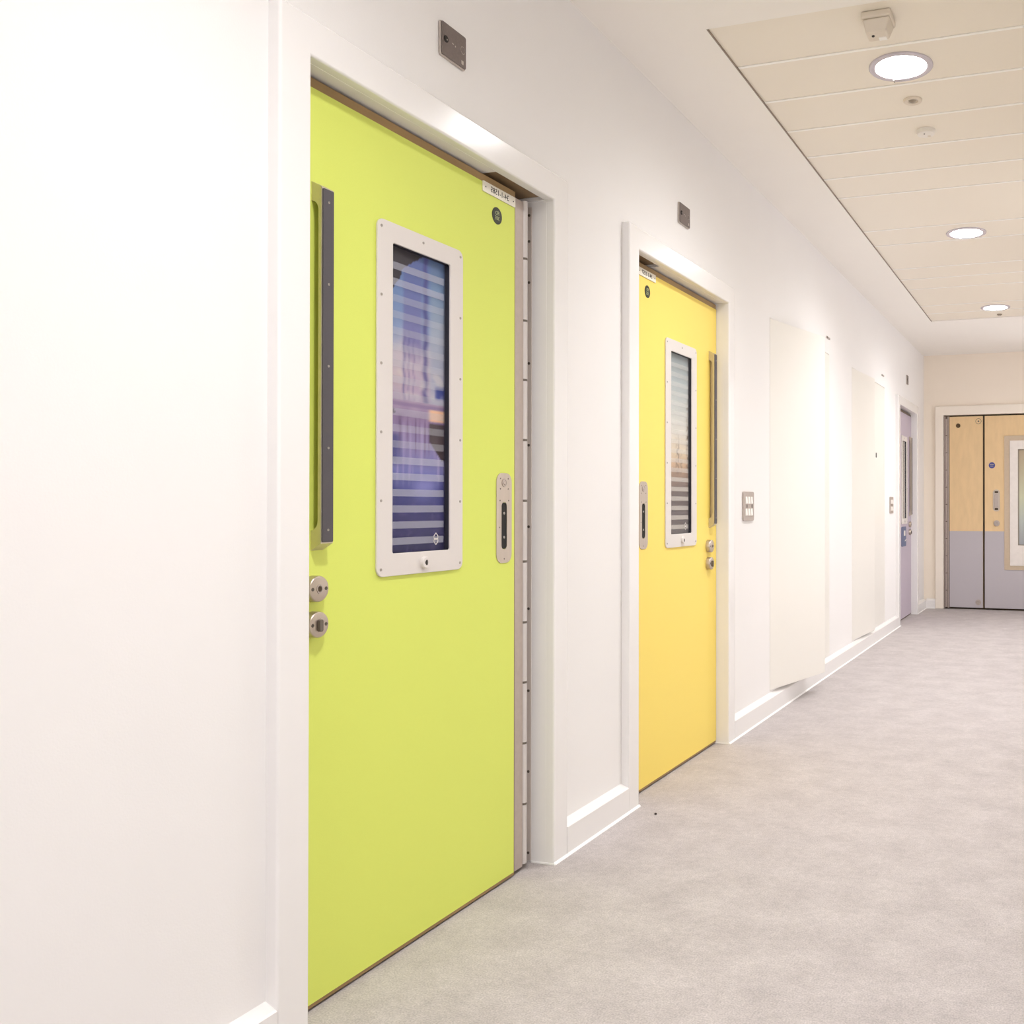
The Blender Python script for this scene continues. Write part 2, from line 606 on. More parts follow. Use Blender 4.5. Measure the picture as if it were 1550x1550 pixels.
def ramp(st, t):
    if t <= st[0][0]: return st[0][1]
    for (a, ca), (b_, cb) in zip(st, st[1:]):
        if t <= b_: return lerp(ca, cb, (t - a) / (b_ - a))
    return st[-1][1]


def sm(a, b_, x):
    t = max(0, min(1, (x - a) / (b_ - a)))
    return t * t * (3 - 2 * t)


from mathutils import noise as mn


def nz(x, y_, s=1.0):
    return mn.noise(Vector((x, y_, s)))


def waterfall(u, v):
    n = nz(u * 6, v * 22)
    c = ramp([(0, (48, 46, 82)), (.1, (58, 56, 104)), (.2, (62, 66, 128)), (.27, (118, 120, 178)), (.36, (146, 134, 176)),
              (.44, (146, 124, 160)), (.5, (176, 158, 180)), (.58, (206, 190, 194)), (.66, (204, 196, 204)),
              (.74, (140, 160, 196)), (.85, (118, 146, 190)), (1, (86, 116, 168))], v + n * .02)
    # right side of the sky, paler
    if v > .5:
        c = lerp(c, ramp([(.5, (170, 170, 190)), (.75, (168, 180, 196)), (.9, (122, 150, 182)), (1, (86, 110, 150))], v),
                 sm(.66, .78, u))
        band = sm(.24, .30, u) * (1 - sm(.54, .6, u))
        c = lerp(c, ramp([(.5, (180, 160, 186)), (.62, (190, 172, 190)), (.7, (122, 116, 168)), (.95, (94, 108, 164))], v),
                 band * .8)
        for uc, wd, s_ in ((.64, .045, .8), (.28, .018, .5), (.44, .012, .3), (.36, .012, .35)):
            k = math.exp(-((u - uc - .01 * math.sin(v * 90)) / wd) ** 2) * s_
            if uc != .64: k *= sm(.48, .52, v) * (1 - sm(.68, .78, v))
            c = lerp(c, (70, 66, 128), k)
        cl = sm(.1, .45, nz(u * 5, v * 26, 3)) * sm(.5, .54, v) * (1 - sm(.62, .68, v))
        c = lerp(c, (226, 220, 206), cl * .5)
        if u > .8: c = lerp(c, (66, 78, 150), sm(.78, .86, u) * sm(.515, .53, v) * (1 - sm(.555, .575, v)))
        c = lerp(c, (190, 186, 196), sm(.08, .35, nz(u * 9, v * 40, 8)) * .35 * (1 - sm(.62, .75, v)))
    else:
        st = nz(u * 26, v * 3, 5)
        c = lerp(c, (98, 72, 110), sm(.0, .5, st) * .75 * sm(.3, .37, v) * (1 - sm(.42, .47, v)))
        c = lerp(c, (188, 176, 214), sm(.0, .5, nz(u * 20, v * 4, 9)) * .5 * sm(.2, .27, v) * (1 - sm(.4, .45, v)))
        c = lerp(c, (64, 66, 124), (1 - sm(.12, .3, u)) * sm(.28, .31, v) * (1 - sm(.38, .4, v)) * .8)
        # mist
        c = lerp(c, (150, 152, 214), math.exp(-((u - .62) / .22) ** 2 - ((v - .22) / .045) ** 2) * .75)
        # water swirls
        wv = abs(nz(u * 5, v * 30, 12)) * (1 - sm(.16, .24, v))
        c = lerp(c, (108, 100, 148), (1 - sm(.0, .08, wv)) * .4 * (1 - sm(.16, .22, v)))
    # dark rock top left
    edge = ramp([(.83, (0,)), (.86, (.1,)), (.895, (.2,)), (.935, (.26,)), (.965, (.42,)), (1, (.62,))], v)[0]
    if v > .83 and u < edge + .01 * nz(v * 60, 1):
        c = (50, 44, 44)
    # horizon pieces
    if .455 < v < .505 and u < (.505 - v) * 3.4: c = (84, 66, 88)
    if .44 < v < .485 and u > .68: c = lerp(c, (240, 196, 158), sm(.66, .76, u))
    if .31 < v < .44 and u > .72 + max(0, (.37 - v)) * 3.4: c = (76, 62, 62)
    if .485 < v < .5: c = lerp(c, (132, 110, 150), .6)
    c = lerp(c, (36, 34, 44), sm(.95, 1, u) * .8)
    return c


def lake(u, v):
    n = nz(u * 5, v * 20)
    c = ramp([(0, (92, 82, 76)), (.22, (98, 84, 76)), (.32, (150, 122, 98)), (.38, (206, 172, 132)), (.45, (224, 206, 172)),
              (.56, (226, 222, 206)), (.7, (200, 206, 198)), (.85, (178, 190, 188)), (1, (142, 152, 150))], v + n * .015)
    for uc, wd, v0, v1 in ((.1, .05, .36, .66), (.48, .07, .34, .6), (.66, .05, .34, .5), (.96, .06, .3, .8)):
        k = math.exp(-((u - uc - .03 * nz(v * 30, uc)) / wd) ** 2)
        k *= sm(v0 - .04, v0 + .04, v) * (1 - sm(v1 - .18, v1, v)) * sm(-.25, .2, nz(u * 14, v * 60, 4))
        c = lerp(c, (108, 88, 64), k * .85)
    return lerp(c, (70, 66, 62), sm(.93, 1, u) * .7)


def grey_print(u, v):
    n = nz(u * 8, v * 40)
    c = ramp([(0, (150, 144, 142)), (.4, (160, 152, 148)), (.55, (118, 110, 104)), (1, (140, 132, 124))], v)
    return lerp(c, (90, 82, 76), sm(0, .5, n) * .6)


def print_mesh(fn, x, y0, y1, z0, z1, parent, ny=44, nzz=150):
    org = base(parent)
    vs, fs, cs = [], [], []
    for j in range(nzz + 1):
        for i in range(ny + 1):
            vs.append((x - org.x, y0 + (y1 - y0) * i / ny - org.y, z0 + (z1 - z0) * j / nzz - org.z))
            r, g, b_ = fn(i / ny, j / nzz)
            q_ = srgb(r, g, b_)
            cs += [max(0, q_[0] * .92 - .008), max(0, q_[1] * .90 - .008), q_[2] * .93, 1]
    for j in range(nzz):
        for i in range(ny):
            a = j * (ny + 1) + i
            fs.append((a, a + 1, a + ny + 2, a + ny + 1))
    me = bpy.data.meshes.new('printed_image')
    me.from_pydata(vs, [], fs)
    ca = me.color_attributes.new('print', 'FLOAT_COLOR', 'POINT')
    ca.data.foreach_set('color', cs)
    me.materials.append(M['print'])
    o = bpy.data.objects.new('printed_image', me)
    col.objects.link(o)
    o.parent = parent
    return o


# ------------------------------------------------------------------ bedroom type door
def screw_at(parent, x, y_, z, r=.0035, m='screwl', h=.0012):
    return MB().lathe([(r, 0), (r, h), (r * .5, h), (r * .35, h * .3)], (x, y_, z), 'x', 10).build('screw', M[m], parent)


def bedroom_door(name, he, s, y0, y1, face, fn, slatm, label, flabel, number, handle, esc, vpc=None):
    """he: Y of the leaf's hinge edge, s: direction from hinge to latch (+1 / -1)"""
    le = he + s * (.859 if name != 'door_3' else .87)
    if s < 0: le = y0 + .004
    else: le = y1 - .003
    a, b_ = min(he, le), max(he, le)
    root = empty(name, (DX, (a + b_) / 2, 0), label, 'door', kind='structure')
    Y = lambda d: he + s * d
    # leaf core with aperture
    vy0, vy1 = sorted((Y(.266), Y(.603)))
    vz0, vz1 = .931, 1.793
    ay0, ay1 = sorted((Y(.321), Y(.548)))
    az0, az1 = .986, 1.744
    core = MB()
    core.ring(rect4(a, b_, .006, 2.040), rect4(ay0 - .01, ay1 + .01, az0 - .01, az1 + .01), DX - .054, DX - .002)
    leaf = core.build('door_leaf', M['lip'] if number else M['track2'], root)
    fa, fb = a + (.0 if s < 0 else .004), b_ - (.005 if s < 0 else .0)
    if s < 0: fa = a + .002
    fc = MB()
    fc.ring(rect4(fa, fb, .015, 2.018), rect4(ay0 - .008, ay1 + .008, az0 - .008, az1 + .008), DX - .002, DX)
    fco = fc.build('laminate_face', face, root)
    tag(fco, flabel)
    # vision panel
    vf = MB()
    vf.ring(rrect(vy0, vy1, vz0, vz1, .021), rrect(ay0, ay1, az0, az1, .006), DX, DX + .006)
    vf = vf.build('vision_panel_frame', M['vframe'], root, bevel=.0018, seg=2)
    rv = MB()
    rv.ring(rect4(ay0 - .008, ay1 + .008, az0 - .008, az1 + .008), rect4(ay0, ay1, az0, az1), DX - .03, DX + .001)
    rv.build('panel_reveal', M['reveal'], root)
    PXX = DX - .012
    print_mesh(fn, PXX, ay0 - .002, ay1 + .002, az0 - .002, az1 + .002, root)
    SP, n = .0401, 18
    zb = 1.0055
    for k in range(n):
        z = zb + SP * k
        MB().box(PXX + .0015, PXX + .0035, ay0 + .001, ay1 - .009, z, z + .0178).build('slat', slatm if k < 6 or (fn is waterfall and k > 15) else M['slatf' if fn is waterfall else 'slatf2'], root)
    MB().box(DX - .004, DX - .003, ay0, ay1, az0, az1).build('glass_pane', M['glass'], root)
    # maker's hexagon emblem outline at the pane's lower corner
    hy, hz = ay1 - .042, 1.016
    hexo = [(hy + .0105 * math.sin(t), hz + .0165 * math.cos(t)) for t in [k * PI / 3 for k in range(6)]]
    hexi = [(hy + .0087 * math.sin(t), hz + .0140 * math.cos(t)) for t in [k * PI / 3 for k in range(6)]]
    em = MB().ring(hexo, hexi, PXX + .004, PXX + .0046)
    em.box(PXX + .004, PXX + .0046, hy - .009, hy + .009, hz - .0025, hz + .0025)
    em.build('emblem', M['vframe'], root)
    # frame screws
    for yy in (vy0 + .013, vy1 - .013):
        for k in range(6):
            screw_at(vf, DX + .006, yy, vz0 + .018 + (vz1 - vz0 - .036) * k / 5)
    screw_at(vf, DX + .006, (vy0 + vy1) / 2, vz1 - .02)
    c = ((vy0 + vy1) / 2 + .004, .958)
    kc = MB().lathe([(.0150, .005), (.0150, .0135), (.0135, .0155), (.006, .0155), (.005, .010)], (DX, c[0], c[1]), 'x', 24)
    kc = kc.build('panel_lock', M['vframe'], vf, smooth=True)
    MB().prism(rrect(c[0] - .0035, c[0] + .0035, c[1] - .007, c[1] + .007, .003, 3), DX + .010, DX + .0158).build('keyhole', M['ink'], vf)
    # pull handle
    h0, h1 = handle
    HXf = DX + .027
    hz0, hz1 = 1.004, 1.812
    side = [(DX, hz0), (HXf, hz0 + .016), (HXf, hz1 - .014), (DX, hz1)]
    n_ = 6
    side += [(DX, hz1 - .043)]
    for k in range(1, n_ + 1):
        t = PI / 2 * k / n_
        side.append((DX + .019 * math.sin(t), hz1 - .043 - .022 * (1 - math.cos(t))))
    side += [(DX + .019, hz0 + .066)]
    for k in range(1, n_ + 1):
        t = PI / 2 * (1 - k / n_)
        side.append((DX + .019 * math.sin(t), hz0 + .044 + .022 * (1 - math.cos(t))))
    hb = MB().prism(side, h0, h1, 'y')
    hb.box(DX, DX + .019, h1 - .010, h1 - .002, hz0 + .02, hz1 - .02)
    hb = hb.build('pull_handle', M['satin'], root)
    gp = MB().prism(rrect(h0 + .003, h1 - .001, hz0 + .0185, hz1 - .0165, .003, 3), HXf, HXf + .0025, 'x')
    gp.build('grip_plate', M['grip'], hb, bevel=.0008)
    for k in range(5):
        screw_at(hb, HXf + .0025, (h0 + h1) / 2 + .001, hz1 - .045 - (hz1 - hz0 - .09) * k / 4, .0028)
    # lock roses
    for q, z in enumerate((.921, .843)):
        r = .0285
        ro = MB().lathe([(r, 0), (r, .018), (r - .0015, .0205), (r - .0025, .021)], (DX, esc, z), 'x', 40)
        ro = ro.build('lock_rose', M['steel'], root, smooth=True)
        for sy in (-1, 1):
            MB().lathe([(.0042, .021), (.0042, .0214), (.002, .0214), (.0015, .0205)], (DX, esc + sy * .0195, z), 'x', 12) \
                .build('screw', M['screw'], ro)
        if q == 0:
            MB().ring([(esc + .0085 * math.cos(t), z + .0105 * math.sin(t)) for t in [PI * 2 * k / 24 for k in range(24)]],
                      [(esc + .006 * math.cos(t), z + .0075 * math.sin(t)) for t in [PI * 2 * k / 24 for k in range(24)]],
                      DX + .0205, DX + .0225).build('cylinder_ring', M['steeld'], ro)
            MB().lathe([(.006, .0212), (.006, .0216)], (DX, esc, z), 'x', 20).build('keyhole', M['dark'], ro)
        else:
            MB().prism(rrect(esc - .006, esc + .004, z - .015, z + .012, .0045, 4), DX + .021, DX + .029).build(
                'thumb_turn', M['screw'], ro, bevel=.001)
            MB().lathe([(.0065, .021), (.0065, .0235), (.005, .0245)], (DX, esc + .005, z + .007), 'x', 20).build(
                'cylinder', M['steel'], ro, smooth=True)
    # flush pull
    p0, p1 = sorted((Y(.022), Y(.100)))
    s0, s1 = p0 + .025, p1 - .025
    fo = rrect(p0, p1, .936, 1.198, .026, 6)
    fi = rrect(s0, s1, .976, 1.113, .012, 6)
    fp = MB().ring(fo, fi, DX, DX + .0025).build('flush_pull', M['steel'], root, bevel=.0006)
    tag(fp, 'brushed steel flush pull with a black finger slot')
    MB().prism(rrect(s0 + .0002, s1 - .0002, .977, 1.112, .011, 6), DX + .0003, DX + .0006).build('finger_slot', M['black'], fp)
    for z in (1.081, 1.011):
        screw_at(fp, DX + .0006, (s0 + s1) / 2 + .001, z, .004)
    MB().lathe([(.0125, .0025), (.0125, .004), (.0085, .004), (.0085, .0032), (.0065, .0032), (.0055, .0045), (.002, .0045)],
               (DX, (p0 + p1) / 2, 1.170), 'x', 24).build('cylinder', M['steeld'], fp)
    for dy, dz in ((-.02, .012), (.02, .012), (-.02, -.018), (.02, -.018), (-.022, -.052), (.022, -.052), (-.024, -.13), (.0, -.222)):
        screw_at(fp, DX + .0025, (p0 + p1) / 2 + dy, 1.170 + dz, .0022, 'screw', .0005)
    # number plate and fire disc (mirrored like the rest of the picture)
    if number:
        n0, n1 = sorted((Y(.007), Y(.171)))
        npz0, npz1 = 1.990, 2.020
        npl = MB().prism(rrect(n0, n1, npz0, npz1, .003, 3), DX, DX + .004).build('number_plate', M['sign'], root, bevel=.0006)
        text('lettering', number, .0225, (DX + .0042, (n0 + n1) / 2, (npz0 + npz1) / 2), npl, M['ink'])
        for yy in (n0 + .012, n1 - .012):
            MB().lathe([(.0022, .004), (.0022, .0046)], (DX, yy, (npz0 + npz1) / 2), 'x', 10).build('screw', M['ink'], npl)
        d = MB().lathe([(.0242, 0), (.0242, .0012)], (DX, Y(.098), 1.940), 'x', 32).build('fire_disc', M['disc'], root)
        text('lettering', 'FD', .0165, (DX + .0015, Y(.098), 1.9470), d, M['discink'])
        text('lettering', '30S', .0165, (DX + .0015, Y(.098), 1.9325), d, M['discink'])
    # continuous hinge between leaf edge and jamb
    jy = y1 if s < 0 else y0
    t = -s      # direction from leaf to jamb
    def B(d0, d1): return sorted((he + t * d0, he + t * d1))
    q0, q1 = B(.006, .050)
    hg = MB().box(DX - .012, DX - .005, q0, q1, .012, 2.025).build('hinge_plate', M['hinge'], root)
    q2, q3 = B(.0002, .0045)
    MB().box(DX - .012, DX - .0045, q2, q3, .012, 2.03).build('edge_gap', M['dark'], hg)
    kz = [2.035, 1.8554, 1.6665, 1.4856, 1.3028, 1.118, .9334, .7488, .5663, .3819, .1976, .013]
    for u_, v_ in zip(kz, kz[1:]):
        yc = he + t * .0655
        MB().lathe([(.0125, 0), (.0125, u_ - v_ - .007)], (DX - .0135, yc, v_ + .0035), 'z', 16).build('knuckle', M['knuckle'], hg, smooth=True)
    MB().lathe([(.0115, 0), (.0115, 2.0)], (DX - .0135, he + t * .0655, .016), 'z', 12).build('hinge_pin', M['screw'], hg)
    q4, q5 = B(.0775, abs(jy - he) - .0005)
    MB().box(DX - .046, DX - .040, q4 if t > 0 else q4, q5, .012, 2.035).build('jamb_plate', M['hinge'], hg)
    jp = sorted((jy - t * .003, jy))
    MB().box(-1.630, -1.602, jp[0], jp[1], .006, 2.03).build('jamb_plate', M['jplate'], hg)
    for z in (2.005, 1.924, 1.796, 1.545, 1.291, 1.038, .784, .530, .280, .029):
        MB().lathe([(.0042, 0), (.0042, -.0015 * t), (.002, -.0015 * t)], (-1.6105, jy - t * .003, z), 'y', 12).build('screw', M['screw'], hg)
    bq = sorted((he + t * .001, jy - t * .0005))
    MB().box(DX - .058, DX - .0475, bq[0], bq[1], .004, 2.04).build('rebate_filler', M['plate'], root)
    return root


d1 = bedroom_door('door_1', 2.502, -1, *OPEN[0], M['green'], waterfall, M['slat'],
                  'lime green bedroom door with dark vertical grip on its left side', 'lime green laminate face',
                  '34-1-1585', (1.696, 1.732), 1.700)
d2 = bedroom_door('door_2', 3.334, 1, *OPEN[1], M['yellow'], lake, M['slat2'],
                  'bright yellow bedroom door with steel flush pull at its left edge', 'bright yellow laminate face',
                  '34-1-1557', (4.096, 4.128), 4.085)
d3 = bedroom_door('door_3', 8.965, 1, *OPEN[2], M['lilac'], grey_print, M['slat2'],
                  'narrow view of a lilac grey bedroom door with a blue sign, at the far end', 'lilac grey laminate face',
                  '', (9.70, 9.735), 9.70)
sg = MB().prism(rrect(9.235, 9.50, .712, .905, .02, 4), DX, DX + .004).build('door_sign', M['bluegrey'], d3)
tag(sg, 'slate blue safety sign with pale symbols')
MB().prism(rrect(9.36, 9.45, .815, .866, .006, 3), DX + .004, DX + .005).build('symbol', M['white'], sg)
MB().prism([(9.42, .758), (9.50, .770), (9.50, .782), (9.42, .768)], DX + .004, DX + .005).build('symbol', M['white'], sg)


# ------------------------------------------------------------------ white riser cupboards
def rot_leaf(o, hinge, ang):
    """swing a leaf (built closed, along +Y from its hinge) outward into the corridor about its hinge"""
    R = Matrix.Rotation(-ang, 4, 'Z')
    h = Vector(hinge)
    T = Matrix.Translation(h) @ R @ Matrix.Translation(-h)
    o.data.transform(T)


def cupboard(y0, y1, ztop, ang, label, key):
    root = empty('riser_cupboard', (WX, (y0 + y1) / 2, .112), label, 'cupboard', 'white riser cupboards along the wall')
    XL = WX + .0015
    mid = (y0 + y1) / 2
    fr = MB()
    fr.ring(rect4(y0, y1, .112, ztop + .005), rect4(y0 + .0015, y1 - .0015, .114, ztop + .0025), WX - .06, WX)
    fr.build('cabinet_frame', M['leafwhite'], root)
    MB().box(WX - .12, WX - .11, y0, y1, .112, ztop + .005).build('back_panel', M['leafwhite'], root)
    MB().box(WX - .11, WX - .09, mid - .01, mid + .01, .114, ztop).build('centre_post', M['leafwhite'], root)
    zt = ztop
    l2 = MB().box(XL - .022, XL, mid + .001, y1 - .002, .116, zt).build('cupboard_door', M['leafwhite'], root, bevel=.0015)
    l1 = MB().box(XL - .022, XL, y0 + .002, mid - .001, .116, zt).build('cupboard_door', M['leafwhite'], root, bevel=.0015)
    loc = root.location
    rot_leaf(l1, (XL - loc.x, y0 + .003 - loc.y, 0), ang)
    # slot of the top catch, above the second leaf
    return root, l2, XL


c1, l2, XL = cupboard(*CUP[0], 2.112, math.radians(12.4),
                      'white riser cupboard beyond the yellow door, front leaf swung well open over the skirting', None)
c2, l2b, XL = cupboard(*CUP[1], 2.122, math.radians(3.7),
                       'second white riser cupboard nearer the far door, front leaf just ajar', None)
MB().prism(rrect(7.808, 7.836, 1.505, 1.545, .009, 4), XL, XL + .003).build('keyhole', M['ink'], l2b)
for root, yy in ((c1, 6.15), (c2, 8.07)):
    MB().box(WX, WX + .006, yy, yy + .09, 2.214, 2.226).build('top_catch', M['steeld'], root)
    MB().box(WX + .0055, WX + .0065, yy + .008, yy + .025, 2.2145, 2.2255).build('catch_slot', M['ink'], root)


# ------------------------------------------------------------------ wall fittings
def indicator(y0, y1, z0, z1, label):
    root = empty('indicator_plate', (WX, (y0 + y1) / 2, (z0 + z1) / 2), label, 'wall plate', 'indicator plates above the doors')
    MB().prism(rrect(y0, y1, z0, z1, .006, 3), WX, WX + .007).build('back_box', M['platee'], root, bevel=.0015)
    fp = MB().prism(rrect(y0 + .003, y1 - .001, z0 + .003, z1 - .001, .005, 3), WX + .007, WX + .0095).build('face_plate', M['plate'], root, bevel=.001)
    yc, zc = (y0 + y1) / 2, (z0 + z1) / 2
    MB().lathe([(.009, 0), (.009, .001)], (WX + .0095, y0 + .02, zc + .002), 'x', 20).build('lens', M['black'], fp)
    MB().lathe([(.0022, 0), (.0022, .001)], (WX + .0105, y0 + .022, zc + .001), 'x', 8).build('indicator_light', M['screwl'], fp)  # pale dot paints the highlight on the dark lens
    n = 20
    MB().ring([(y1 - .016 + .010 * math.cos(2 * PI * k / n), zc + .004 + .010 * math.sin(2 * PI * k / n)) for k in range(n)],
              [(y1 - .016 + .0088 * math.cos(2 * PI * k / n), zc + .004 + .0088 * math.sin(2 * PI * k / n)) for k in range(n)],
              WX + .0095, WX + .0102).build('screw_ring', M['screwl'], fp)
    MB().box(WX + .0095, WX + .0102, y1 - .022, y1 - .013, z0 + .011, z0 + .021).build('small_mark', M['platee'], fp)
    MB().box(WX + .0095, WX + .0102, yc - .009, yc - .002, zc + .001, zc + .0035).build('small_mark', M['platee'], fp)
    MB().box(WX + .0095, WX + .0102, yc + .004, yc + .007, zc - .002, zc + .002).build('small_mark', M['platee'], fp)
    return root


indicator(2.089, 2.196, 2.262, 2.352, 'large dark grey indicator plate on the wall above the lime green door')
indicator(3.655, 3.768, 2.272, 2.358, 'dark grey indicator plate on the wall above the yellow door')
indicator(9.33, 9.42, 2.295, 2.385, 'tiny dark indicator plate on the wall above the lilac grey door')


def switch(y0, y1, z0, z1, label, rows=2, cols=3):
    root = empty('light_switch', (WX, (y0 + y1) / 2, (z0 + z1) / 2), label, 'light switch', 'steel light switches on the wall')
    MB().prism(rrect(y0, y1, z0, z1, .010, 4), WX, WX + .009).build('switch_plate', M['steeld'], root, bevel=.002)
    wy, wz = y1 - y0, z1 - z0
    for r_ in range(rows):
        zz0 = z0 + wz * (.17 + .41 * r_)
        for c_ in range(cols):
            yy0 = y0 + wy * (.16 + .25 * c_)
            MB().prism([(WX + .009, zz0), (WX + .0135, zz0 + .002), (WX + .0105, zz0 + wz * .25), (WX + .009, zz0 + wz * .25)],
                       yy0, yy0 + wy * .155, 'y').build('rocker', M['white2'], root)
    for yy in (y0 + wy * .3, y0 + wy * .8):
        MB().lathe([(.010, .009), (.010, .0098), (.004, .0098)], (WX, yy, (z0 + z1) / 2), 'x', 16).build('screw', M['screw'], root)
    return root


switch(4.465, 4.625, 1.030, 1.175, 'square steel light switch with six white rockers right of the yellow door')
switch(8.43, 8.585, 1.040, 1.188, 'small distant light switch beside the lilac grey door frame')

# ------------------------------------------------------------------ ceiling fittings
LX = -.612
CP = CZ + .006


def downlight(y_, label, z=CP):
    root = empty('ceiling_light', (LX, y_, z), label, 'ceiling light', 'round recessed downlights')
    n = 48
    MB().lathe([(.119, 0), (.119, -.004), (.1165, -.0065), (.100, -.0065), (.096, -.0055), (.0945, -.001)],
               (LX, y_, z), 'z', n).build('trim_ring', M['ring'], root, smooth=True)
    MB().lathe([(.0944, -.0004), (.0944, -.0018)], (LX, y_, z), 'z', n).build('diffuser', M['lamp'], root, smooth=True)
    MB().box(LX - .045, LX - .041, y_ + .088, y_ + .112, z - .0095, z - .004).build('clip', M['screwl'], root)
    return root


downlight(3.565, 'large bright downlight nearest the camera, just beyond the sensor box')
downlight(5.855, 'second bright round downlight along the plank ceiling')
downlight(8.125, 'farthest small bright downlight near the end of the plank ceiling')
downlight(1.28, 'downlight in the plaster ceiling above the lime green door, out of view', CZ)

sb = empty('sensor_box', (-.62, 3.19, CZ), 'small off-white box hanging from the ceiling before the nearest downlight', 'sensor')
bx = MB()
bm = bx.bm
top = [(-.672, 3.125), (-.572, 3.125), (-.572, 3.235), (-.672, 3.235)]
bot = [(-.660, 3.130), (-.582, 3.130), (-.582, 3.205), (-.660, 3.205)]
bx.box(-.672, -.572, 3.13, 3.23, CZ - .018, CP)
V0 = [bm.verts.new((x, y_, CZ - .018)) for x, y_ in ((-.668, 3.134), (-.576, 3.134), (-.576, 3.226), (-.668, 3.226))]
V1 = [bm.verts.new((x, y_, CZ - .062)) for x, y_ in ((-.658, 3.148), (-.590, 3.148), (-.590, 3.210), (-.658, 3.210))]
bm.faces.new(V0)
bm.faces.new(V1[::-1])
for i in range(4):
    bm.faces.new((V0[i], V0[(i + 1) % 4], V1[(i + 1) % 4], V1[i]))
bx.build('housing', M['offwhite'], sb, bevel=.006, seg=3)
MB().lathe([(.005, 0), (.005, -.003)], (-.637, 3.168, CZ - .062), 'z', 12).build('sensor_lens', M['ink'], sb)
MB().box(-.622, -.596, 3.184, 3.206, CZ - .0635, CZ - .061).build('white_strip', M['white2'], sb)

pr = empty('presence_detector', (-.617, 3.875, CP), 'small round detector with grey lens just beyond the nearest downlight', 'detector')
MB().lathe([(.038, 0), (.038, -.005), (.035, -.009), (.022, -.007), (.019, -.003)], (-.617, 3.875, CP), 'z', 32).build('rim', M['offwhite'], pr, smooth=True)
MB().lathe([(.0165, 0), (.0165, -.006), (.012, -.012), (.005, -.0145)], (-.617, 3.868, CP), 'z', 24).build('lens', M['greydome'], pr, smooth=True)

sm_ = empty('smoke_detector', (-.612, 4.205, CP), 'off-white disc shaped smoke detector between first and second downlight', 'detector')
MB().lathe([(.040, 0), (.040, -.013), (.037, -.019), (.030, -.021)], (-.612, 4.205, CP), 'z', 32).build('housing', M['white'], sm_, smooth=True)
MB().lathe([(.003, -.021), (.003, -.0225)], (-.617, 4.190, CP), 'z', 10).build('indicator_light', M['ink'], sm_)
MB().lathe([(.008, -.0205), (.008, -.0215)], (-.600, 4.222, CP), 'z', 16).build('grey_spot', M['offwhite'], sm_)

s2 = empty('small_detector', (-.600, 8.42, CP), 'tiny dark edged detector just beyond the farthest downlight', 'detector')
MB().lathe([(.022, 0), (.022, -.006), (.014, -.012)], (-.600, 8.42, CP), 'z', 20).build('housing', M['greydome'], s2, smooth=True)

# ------------------------------------------------------------------ end wall double door
fr = MB().prism([(EDX0 - .09, 0), (EDX0 - .09, EZ + .1), (EDX1 + .09, EZ + .1), (EDX1 + .09, 0), (EDX1, 0), (EDX1, EZ),
                 (EDX0, EZ), (EDX0, 0)], YE, WE + .15, 'y').build('trim_4', M['gcream'], bevel=.006, seg=3)
tag(fr, 'cream white frame around the wooden double doors', 'door frame', kind='structure')
LY = YE + .028      # leaf face
d4 = empty('door_4', ((EDX0 + EDX1) / 2, LY, 0),
           'wood veneer double doors with grey lower panels at the corridor end', 'door', kind='structure')
MB().box(EDX0, EDX1, LY + .05, LY + .06, 0, EZ).build('door_stop', M['dark'], d4)


def end_leaf(x0, x1, hole=None):
    z0, z1, zs = .020, EZ - .016, .838
    if hole is None:
        lf = MB().box(x0, x1, LY, LY + .045, z0, z1).build('door_leaf', M['ply'], d4)
        MB().box(x0, x1 - .0005, LY - .002, LY, z0, zs).build('kick_panel', M['kick'], lf)
        return lf
    h0, h1, hz0, hz1 = hole
    lf = MB().ring(rect4(x0, x1, z0, z1), rect4(h0, h1, hz0, hz1), LY, LY + .045, 'y').build('door_leaf', M['ply'], d4)
    k = MB().box(x0, x1, LY - .002, LY, z0, hz0)
    k.box(x0, h0, LY - .002, LY, hz0, zs)
    k.box(h1, x1, LY - .002, LY, hz0, zs)
    k.build('kick_panel', M['kick'], lf)
    return lf


LFX0, LFX1 = -1.275, -.923
RFX0, RFX1 = -.903, EDX1 - .065
leafL = end_leaf(LFX0, LFX1)
HO = (-.700, -.215, .430, 1.852)
leafR = end_leaf(RFX0, RFX1, HO)
tag(leafL, 'narrow left leaf of pale veneer with grey lower panel')
tag(leafR, 'wide right leaf with white lined vision window')
MB().box(LFX1 + .002, RFX0 - .002, LY + .012, LY + .03, .02, EZ - .02).build('meeting_seal', M['dark'], d4)
# hinges
for hx, nm in ((EDX0 + .003, 0), (RFX1 + .006, 1)):
    MB().box(hx - .002, hx + .060, LY + .004, LY + .02, .012, EZ - .004).build('rebate_filler', M['track2'], d4)
    MB().box(hx + .004, hx + .014, LY - .010, LY + .004, .012, EZ - .012).build('hinge_plate', M['hinge'], d4)
    MB().box(hx + .038, hx + .050, LY - .006, LY + .004, .012, EZ - .012).build('hinge_plate', M['steeld'], d4)
    k = .2
    z = .02
    while z < EZ - .05:
        z2 = min(z + .185, EZ - .02)
        MB().lathe([(.0085, 0), (.0085, z2 - z - .008)], (hx + .026, LY - .012, z), 'z', 12).build('knuckle', M['hinge'], d4, smooth=True)
        z = z2
